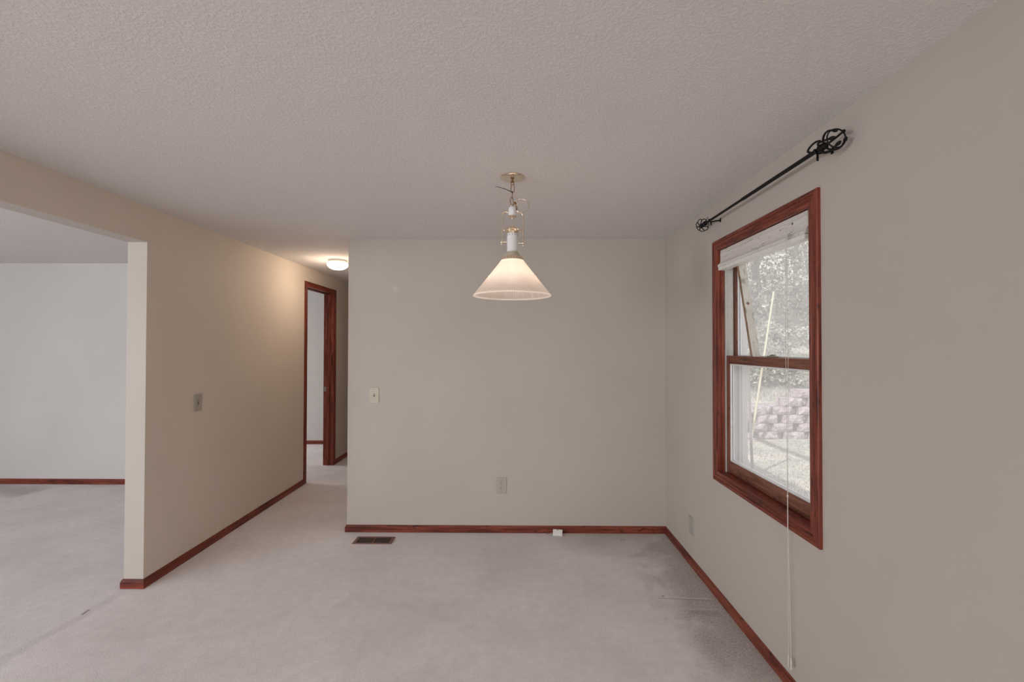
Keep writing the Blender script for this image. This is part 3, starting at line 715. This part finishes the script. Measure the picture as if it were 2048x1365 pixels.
# hall end door
d2 = empty('door_2', (-1.88, YH, 0), 'red oak door closing the far end of the hall', 'door', None, 'structure')
mb = MB(); mb.box(-2.26, -1.50, YH - .030, YH - .0005, .008, 2.10, .002)
for (xa, xb) in ((-2.19, -1.92), (-1.84, -1.57)):
    for (za, zb_) in ((.15, .75), (.87, 1.45), (1.57, 1.98)): mb.box(xa, xb, YH - .036, YH - .0295, za, zb_, .004)
P(mb, 'door_slab', OAKZ, d2)
for x0_, x1_ in ((-2.325, -2.262), (-1.498, -1.435)):
    P(MB().box(x0_, x1_, YH - .018, YH - .0005, .0005, 2.165, .003), 'door_casing', OAKZ, d2)
P(MB().box(-2.261, -1.499, YH - .018, YH - .0005, 2.102, 2.165, .003), 'door_casing', OAKX, d2)
mb = MB(); mb.lathe([(.006, 0), (.026, .002), (.026, .006), (.010, .012), (.010, .03), (.025, .04), (.027, .052), (.018, .064), (.002, .066)], (-2.19, YH - .031, .95), 24, Matrix.Rotation(PI / 2, 4, 'X'))
P(mb, 'door_knob', BRASS, d2, True)

# ------------------------------------------------------------------ wall plates
def plate_frame(origin, n):
    """matrix: local x right across the plate, y up, z out of the wall"""
    n = Vector(n); u = Vector((0, 0, 1)); r = u.cross(n)
    return Matrix.Translation(origin) @ Matrix((r, u, n)).transposed().to_4x4()
def lb(mb, Mx, x0, x1, y0, y1, z0, z1, bev=0): return mb.box(x0, x1, y0, y1, z0, z1, bev, Mx)
def plate(mb, Mx, w_, h_):
    lb(mb, Mx, -w_ / 2, w_ / 2, -h_ / 2, h_ / 2, .0003, .0055, .0022)
def screw(par, Mx, x, y):
    mb = MB(); mb.lathe([(.0002, .0048), (.0034, .0050), (.0034, .0062), (.0015, .0068), (.0002, .0068)], (0, 0, 0), 14, Mx @ Matrix.Translation((x, y, 0)))
    return P(mb, 'screw', BLANKP, par, True)
def outlet(origin, n, w_, h_, label):
    e_ = empty('wall_outlet', origin, label, 'wall outlet'); Mx = plate_frame(origin, n)
    mb = MB(); plate(mb, Mx, w_, h_); P(mb, 'cover_plate', ALMOND2, e_)
    for s in (1, -1):
        cyo = s * .0195
        mb = MB(); pts = []
        for i in range(28):
            a = 2 * PI * i / 28; x = .0172 * math.cos(a); y = max(-.0142, min(.0142, .0172 * math.sin(a))); pts.append((x, y + cyo))
        mb.prism(pts, Mx @ Matrix.Translation((0, 0, .0054)), .0016); f = P(mb, 'receptacle', ALMOND2, e_)
        mb = MB(); lb(mb, Mx, -.0078, -.0052, cyo + .000, cyo + .0095, .0068, .0073); lb(mb, Mx, .0052, .0078, cyo + .001, cyo + .0085, .0068, .0073)
        mb.lathe([(.0001, .0068), (.0030, .0068), (.0030, .0073), (.0001, .0073)], (0, 0, 0), 12, Mx @ Matrix.Translation((0, cyo - .0072, 0)))
        P(mb, 'socket_slots', DARK, f)
    screw(e_, Mx, 0, 0); return e_
def switch(origin, n, w_, h_, label, ALMOND=ALMOND):
    e_ = empty('light_switch', origin, label, 'light switch', 'toggle light switches'); Mx = plate_frame(origin, n)
    mb = MB(); plate(mb, Mx, w_, h_); P(mb, 'cover_plate', ALMOND, e_)
    mb = MB(); lb(mb, Mx, -.0052, .0052, -.0120, .0120, .0052, .0062, .0004); P(mb, 'toggle_slot', DARK, e_)
    mb = MB(); lb(mb, Mx @ Matrix.Translation((0, .001, .006)) @ Matrix.Rotation(-.45, 4, 'X'), -.0042, .0042, -.0042, .0046, .0, .013, .001); P(mb, 'toggle', ALMOND, e_)
    screw(e_, Mx, 0, .030); screw(e_, Mx, 0, -.030); return e_
s_b = YB / F_PX
def bxz(px, py): return ((px - 1031) * s_b, YB, CAM_H + (693.6 - py) * s_b)
outlet(bxz(1003, 970), (0, -1, 0), .086, .136, 'almond duplex outlet low on the wall straight ahead')
switch(bxz(748, 791), (0, -1, 0), .080, .128, 'almond toggle switch on the wall straight ahead, beside the hall corner')
ysw = -F_PX * XL / (1031 - 393); switch((XL, ysw, CAM_H + (693 - 806) * ysw / F_PX), (1, 0, 0), .080, .128, 'almond toggle switch on the left wall beside the wide opening', ALMOND2)
yo = F_PX * XR / (1380.5 - 1031); bo = (XR, yo, CAM_H + (694 - 1048.5) * yo / F_PX)
bp = empty('blank_cover_plate', bo, 'plain almond blank plate low on the window wall near the corner', 'wall plate'); Mx = plate_frame(bo, (-1, 0, 0))
mb = MB(); plate(mb, Mx, .080, .128); P(mb, 'cover_plate', BLANKP, bp); screw(bp, Mx, 0, -.034); screw(bp, Mx, 0, .034)

# nail left in the wall under the shade
nx, _, nz = bxz(973, 603)
P_ = MB().tube([(nx, YB - .0002, nz), (nx, YB - .012, nz + .002)], .0012, 8); P_.ball((nx, YB - .0125, nz + .002), .003, (1, .4, 1), 10, 6)
tag(P_.build('nail', SILVER, None, True), 'tiny nail in the wall straight ahead, just below the lamp shade', 'nail')

# ------------------------------------------------------------------ floor register
gy0, gy1 = F_PX * CAM_H / (1088.5 - 694), F_PX * CAM_H / (1074.5 - 694)
gx0 = (705 - 1031) / F_PX * gy0; gx1 = (783.5 - 1031) / F_PX * gy0
gr = empty('floor_register', ((gx0 + gx1) / 2, (gy0 + gy1) / 2, 0), 'brown metal heating register set in the carpet by the back wall', 'floor vent')
mb = MB(); z1 = .005; bw_ = .016
mb.box(gx0, gx1, gy0, gy0 + bw_, .0003, z1, .0012).box(gx0, gx1, gy1 - bw_, gy1, .0003, z1, .0012)
mb.box(gx0, gx0 + .024, gy0 + bw_, gy1 - bw_, .0003, z1, .0012).box(gx1 - .024, gx1, gy0 + bw_, gy1 - bw_, .0003, z1, .0012)
xm = (gx0 + gx1) / 2; mb.box(xm - .005, xm + .005, gy0 + bw_, gy1 - bw_, .0003, z1, .001)
P(mb, 'register_frame', REG, gr)
mb = MB(); n = 22
for i in range(n):
    x = gx0 + .024 + (gx1 - gx0 - .048) * (i + .5) / n
    if abs(x - xm) < .008: continue
    mb.box(x - .0011, x + .0011, gy0 + bw_, gy1 - bw_, .0009, z1 - .0006)
P(mb, 'louvers', REG, gr)
P(MB().box(gx0 + .024, gx1 - .024, gy0 + bw_, gy1 - bw_, .0002, .0008), 'duct', DARK, gr)

# small white cable box lying on the carpet
bxw = empty('cable_box', (.31, YB - .055, 0), 'small white plastic cable box lying against the back baseboard', 'cable box')
Mb = Matrix.Translation(((1114 - 1031) * s_b, YB - .052, .020)) @ Matrix.Rotation(-.14, 4, 'Z') @ Matrix.Rotation(.62, 4, 'X')
bxw.location = Mb.translation * 1; bxw.location.z = 0
mb = MB(); mb.box(-.039, .039, -.026, .026, -.009, .009, .003, Mb); P(mb, 'box_body', WHITE, bxw)
mb = MB(); mb.box(-.008, .006, .014, .022, .0088, .0098, .0003, Mb); P(mb, 'box_mark', BLANKP, bxw)
w0 = Mb @ Vector((-.039, 0, 0))
mb = MB(); mb.tube([w0, w0 + Vector((-.012, .004, -.006)), w0 + Vector((-.024, .010, -.012)), w0 + Vector((-.040, .012, -.0125))], .0022, 8); mb.ball(w0 + Vector((-.043, .012, -.0125)), .005, (1.4, 1, .9), 10, 8)
P(mb, 'cable', BRASSD, bxw, True)

# ------------------------------------------------------------------ outside
def leafmat(name, c0, c1, c2):
    m, nt, b = newmat(name); setp(b, c1, .45, 0, .6)
    oi = nt.nodes.new('ShaderNodeTexCoord')
    f = noise(nt, oi.outputs['Object'], 5.0, 3)
    f2 = noise(nt, oi.outputs['Object'], 40, 2)
    c = ramp(nt, math_(nt, 'ADD', math_(nt, 'MULTIPLY', f, .5), math_(nt, 'MULTIPLY', f2, .5)), [(.35, c0), (.5, c1), (.65, c2)])
    nt.links.new(c, b.inputs['Base Color']); return m
LEAF = leafmat('leaf', (.10, .11, .09), (.34, .36, .30), (.70, .72, .64))
LEAF2 = leafmat('leaf_pale', (.16, .17, .15), (.42, .43, .38), (.78, .79, .73))
TWIG = plain('twig', (.30, .27, .25), .8)
BARK = plain('bark', (.26, .22, .19), .9)
m, nt, b = newmat('lawn'); setp(b, (.4, .45, .3), .95); v = coords(nt)
c = ramp(nt, noise(nt, v, 9, 6, .7), [(.3, (.24, .25, .20)), (.5, (.42, .44, .36)), (.7, (.66, .65, .59))])
c = mix(nt, ramp(nt, noise(nt, v, .9, 4, .6), [(.42, (0, 0, 0)), (.6, (1, 1, 1))]), c, mix(nt, noise(nt, v, 22, 4), (.52, .44, .38), (.74, .66, .60)))
nt.links.new(c, b.inputs['Base Color']); bump(nt, b, noise(nt, v, 60, 4), .6, .02); LAWN = m
m, nt, b = newmat('retaining_block'); setp(b, (.5, .45, .46), .95); v = coords(nt)
c = ramp(nt, noise(nt, v, 14, 6, .65), [(.3, (.26, .21, .22)), (.5, (.55, .46, .50)), (.7, (.74, .65, .69))])
nt.links.new(c, b.inputs['Base Color']); bump(nt, b, noise(nt, v, 40, 5, .7), .8, .02); BLOCK = m

GZ = -.10; YWL = 8.15
# lawn: a flat yard up to the retaining wall, then a bank rising behind it
def terrain(x, y):
    base_ = GZ + .02 * mnoise.noise(Vector((x * .6, y * .6, 0)))
    if y > YWL + .30:
        t = y - YWL - .30
        base_ = .48 + .20 * t + .12 * mnoise.noise(Vector((x * .5, y * .5, 3)))
        if t > 6: base_ += (t - 6) * .25
    return base_
def grid(name, x0, x1, y0, y1, nx_, ny_, label):
    mb = MB(); V = [[mb.bm.verts.new((x0 + (x1 - x0) * i / nx_, y0 + (y1 - y0) * j / ny_, terrain(x0 + (x1 - x0) * i / nx_, y0 + (y1 - y0) * j / ny_))) for j in range(ny_ + 1)] for i in range(nx_ + 1)]
    for i in range(nx_):
        for j in range(ny_): mb.bm.faces.new((V[i][j], V[i + 1][j], V[i + 1][j + 1], V[i][j + 1]))
    o = mb.build(name, LAWN, None, True); return struct(o, label, 'ground')
grid('lawn', WX1 + .05, 26, -14, YWL + .05, 60, 60, 'patchy pale lawn outside the window')
grid('bank', -8, 34, YWL + .32, 34, 90, 70, 'grassy bank rising behind the block retaining wall')
# block retaining wall, stepping up to the right
mb = MB(); bh_, blen = .150, .40
rw = random.Random(3)
def rough_block(x0, x1, y0, y1, z0, z1):
    """a split-face block: the front is broken into uneven facets"""
    nx_, nz_ = 5, 3; G = []
    for j in range(nz_ + 1):
        row = []
        for i in range(nx_ + 1):
            e_ = .022 if i in (0, nx_) or j in (0, nz_) else 0
            row.append(mb.bm.verts.new((x0 + (x1 - x0) * i / nx_, y0 + e_ + rw.uniform(-.014, .014), z0 + (z1 - z0) * j / nz_)))
        G.append(row)
    for j in range(nz_):
        for i in range(nx_): mb.bm.faces.new((G[j][i], G[j][i + 1], G[j + 1][i + 1], G[j + 1][i]))
    B = [mb.bm.verts.new(p) for p in ((x0, y1, z0), (x1, y1, z0), (x1, y1, z1), (x0, y1, z1))]
    mb.bm.faces.new(B); L = [r[0] for r in G]; Rr = [r[-1] for r in G]
    mb.bm.faces.new(L + [B[3], B[0]]); mb.bm.faces.new(Rr + [B[2], B[1]])
    mb.bm.faces.new(G[0] + [B[1], B[0]]); mb.bm.faces.new(G[-1] + [B[2], B[3]])
for course in range(6):
    z0 = GZ - .02 + course * bh_
    x = -0.2 + (course % 2) * .27
    xs = (1.9, 1.9, 1.9, 1.9, 4.45, 5.0)[course]
    while x < 12:
        full = rw.random() < .72; L_ = .34 if full else .34
        if x >= xs:
            yf = YWL + rw.uniform(-.01, .015) + .012 * course
            rough_block(x, x + L_ - .006, yf, YWL + .30, z0 + .002, z0 + bh_ - .006)
            # chipped shoulder between two faces, set back and dark
            if rw.random() < .85: rough_block(x + L_, x + L_ + .11, yf + .085, YWL + .29, z0 + .004, z0 + bh_ - .016)
        x += L_ + .115
ob = mb.build('retaining_wall', BLOCK, None, False)
tag(ob, 'pinkish split-face block retaining wall across the yard outside the window', 'retaining wall')

def leaves(mb, centers, n, size, seed):
    rnd = random.Random(seed)
    for _ in range(n):
        c, r = rnd.choice(centers)
        while True:
            d = Vector((rnd.uniform(-1, 1), rnd.uniform(-1, 1), rnd.uniform(-1, 1)))
            if .45 < d.length < 1: break
        p = Vector(c) + Vector((d.x * r[0], d.y * r[1], d.z * r[2]))
        a = Vector((rnd.gauss(0, 1), rnd.gauss(0, 1), rnd.gauss(0, .6))).normalized(); q = a.orthogonal().normalized()
        q = Matrix.Rotation(rnd.uniform(0, 6.28), 3, a) @ q
        s = size * rnd.uniform(.6, 1.4)
        mid = p + q * s * .5; side = a.cross(q) * s * .28
        fold = a * s * .08
        v0, v1, v2, v3 = [mb.bm.verts.new(z) for z in (p, mid + side + fold, p + q * s, mid - side + fold)]
        mb.bm.faces.new((v0, v1, v2)); mb.bm.faces.new((v0, v2, v3))
def tree(name, x, y, h, r, n, size, label, cat, leafm, seed, trunk=True, group=None):
    rnd = random.Random(seed); z = terrain(x, y) - .05
    e_ = empty(name, (x, y, z), label, cat, group)
    cents = []
    mb = MB()
    if trunk:
        mb.tube([(x, y, z), (x + .05, y, z + h * .3), (x - .04, y + .05, z + h * .75)], [.13, .10, .04], 10)
    for k in range(9 if trunk else 6):
        a = rnd.uniform(0, 2 * PI); rr = r * rnd.uniform(.2, .75); zz = z + h * (rnd.uniform(.25, .95) if trunk else rnd.uniform(.2, .8))
        c = (x + rr * math.cos(a), y + rr * math.sin(a), zz)
        cents.append((c, (r * .55, r * .55, h * .16)))
        zb_ = z + (h * .3 if trunk else 0)
        mb.tube([(x, y, zb_), ((x + c[0]) / 2 + rnd.uniform(-.1, .1), (y + c[1]) / 2, (zb_ + zz) / 2 + .1), c], [.05, .03, .012], 6)
    if not trunk: cents.append(((x, y, z + h * .4), (r * .9, r * .9, h * .4)))
    lf = MB(); leaves(lf, cents, n, size, seed + 5)
    # bare twigs
    tw = mb
    for _ in range(60):
        c, rr = rnd.choice(cents); p = Vector(c); d = Vector((rnd.uniform(-1, 1), rnd.uniform(-1, 1), rnd.uniform(-.5, 1))).normalized() * rnd.uniform(.5, 1.2)
        tw.tube([p, p + d * .5 + Vector((0, 0, rnd.uniform(-.08, .08))), p + d], [.010, .007, .003], 4)
    P(mb, 'trunk' if trunk else 'stems', BARK if trunk else TWIG, e_, True); P(lf, 'foliage', leafm, e_)
    return e_
spots = [(6.2, 13.2, 4.2, 1.5, 0, 'leafy pale tree on the bank, leftmost of the trees seen through the window'),
         (7.6, 14.4, 5.2, 1.7, 1, 'tall leafy tree at the middle of the window view behind the yellow pole'),
         (9.1, 14.0, 5.0, 1.7, 0, 'twiggy tree at the right edge of the window view'),
         (8.3, 17.2, 6.4, 2.1, 1, 'tall background tree behind the others through the window'),
         (6.5, 17.5, 6.5, 2.1, 0, 'background tree high above the left of the bank'),
         (10.6, 17.3, 6.5, 2.1, 1, 'background tree high above the right of the bank'),
         (10.9, 14.6, 5.0, 1.7, 0, 'leafy tree past the right edge of the window view'),
         (13.6, 13.6, 5.6, 1.9, 1, 'leafy tree well right of the window view, beyond the retaining wall end'),
         (16.6, 12.6, 5.8, 2.0, 0, 'leafy tree far along the bank to the right'),
         (14.6, 17.8, 6.6, 2.2, 0, 'background tree high on the bank far to the right'),
         (4.2, 15.0, 5.2, 1.8, 1, 'leafy tree on the bank left of the window view')]
for i, (x, y, h_, r_, kind, lab) in enumerate(spots):
    tree('leafy_tree', x, y, h_, r_, 3600, .15, lab, 'tree', (LEAF2, LEAF)[kind], 20 + i, True, 'trees on the bank outside')
for i, (x, y, h_, r_, lab) in enumerate([(6.0, 12.0, 1.2, .7, 'low shrub on the bank under the leftmost tree'), (7.3, 12.4, 1.1, .75, 'low shrub on the bank under the middle tree'), (4.9, 9.5, .45, .35, 'small weedy bush above the retaining wall, behind the yellow pole'), (5.6, 9.7, .5, .4, 'grassy bush above the right end of the retaining wall')]):
    tree('shrub', x, y, h_, r_, 1400, .10, lab, 'shrub', (LEAF, LEAF2)[i % 2], 60 + i, False, 'shrubs on the bank outside')
# grass tufts: uncountable
mb = MB(); rnd = random.Random(11)
for _ in range(26000):
    if rnd.random() < .55: y = rnd.uniform(4.2, YWL - .09)
    else: y = rnd.uniform(YWL + .36, 12.5)
    x = rnd.uniform(.40, .72) * y
    if x < WX1 + .3: continue
    z = terrain(x, y); s = rnd.uniform(.015, .04) if y < YWL else rnd.uniform(.05, .16); a = rnd.uniform(0, 6.28)
    d = Vector((math.cos(a), math.sin(a), 0)); lean = Vector((rnd.gauss(0, .4), rnd.gauss(0, .4), 1)).normalized() * s
    p = Vector((x, y, z - .003)); mb.bm.faces.new([mb.bm.verts.new(q) for q in (p - d * .006, p + d * .006, p + lean)])
tag(mb.build('grass', LEAF2), 'pale grass blades on the lawn and bank outside', 'grass', None, 'stuff')
# yellow pole leaning in the yard
yb_ = 7.95
def yard(px, py, y): return ((px - 1031) / F_PX * y, y, CAM_H + (694 - py) / F_PX * y)
p0 = yard(1499, 872, yb_); p1 = yard(1545.5, 583, yb_)
YEL = plain('yellow_pole', (.74, .70, .50), .5)
tag(MB().tube([(p0[0], p0[1], GZ), p1], [.018, .015], 12).build('yellow_pole', YEL, None, True), 'long thin yellow pole leaning upright in the yard', 'pole')
g0 = yard(1501.5, 945, 5.9); g1 = yard(1494, 735, 5.9)
tag(MB().tube([(g0[0], 5.9, GZ), (g1[0], 5.9, g1[2])], .017, 12).build('grey_post', SIDING, None, True), 'grey post standing in the yard close to the window edge', 'post')

# unseen tree added so its long limb throws the shadow band over the lawn
ot = empty('shadow_tree', (1.95, 10.6, terrain(1.95, 10.6)), 'unseen bare tree added by the house corner, its long limb shading the lawn', 'tree')
zt_ = terrain(1.95, 10.6) - .05
P(MB().tube(smooth([(1.95, 10.6, zt_), (1.92, 10.5, 1.8), (1.85, 10.1, 3.2), (1.85, 10.0, 5.2)]), .15, 12), 'trunk', BARK, ot, True)
P(MB().tube(smooth([(1.85, 10.1, 3.1), (1.82, 8.4, 3.30), (1.76, 6.6, 3.42), (1.74, 4.9, 3.40), (1.72, 3.6, 3.36), (1.72, 2.2, 3.30)]), [.085] * 5 + [.075] * 6 + [.065] * 6 + [.055] * 9, 10), 'shadow_tree_branch', BARK, ot, True)
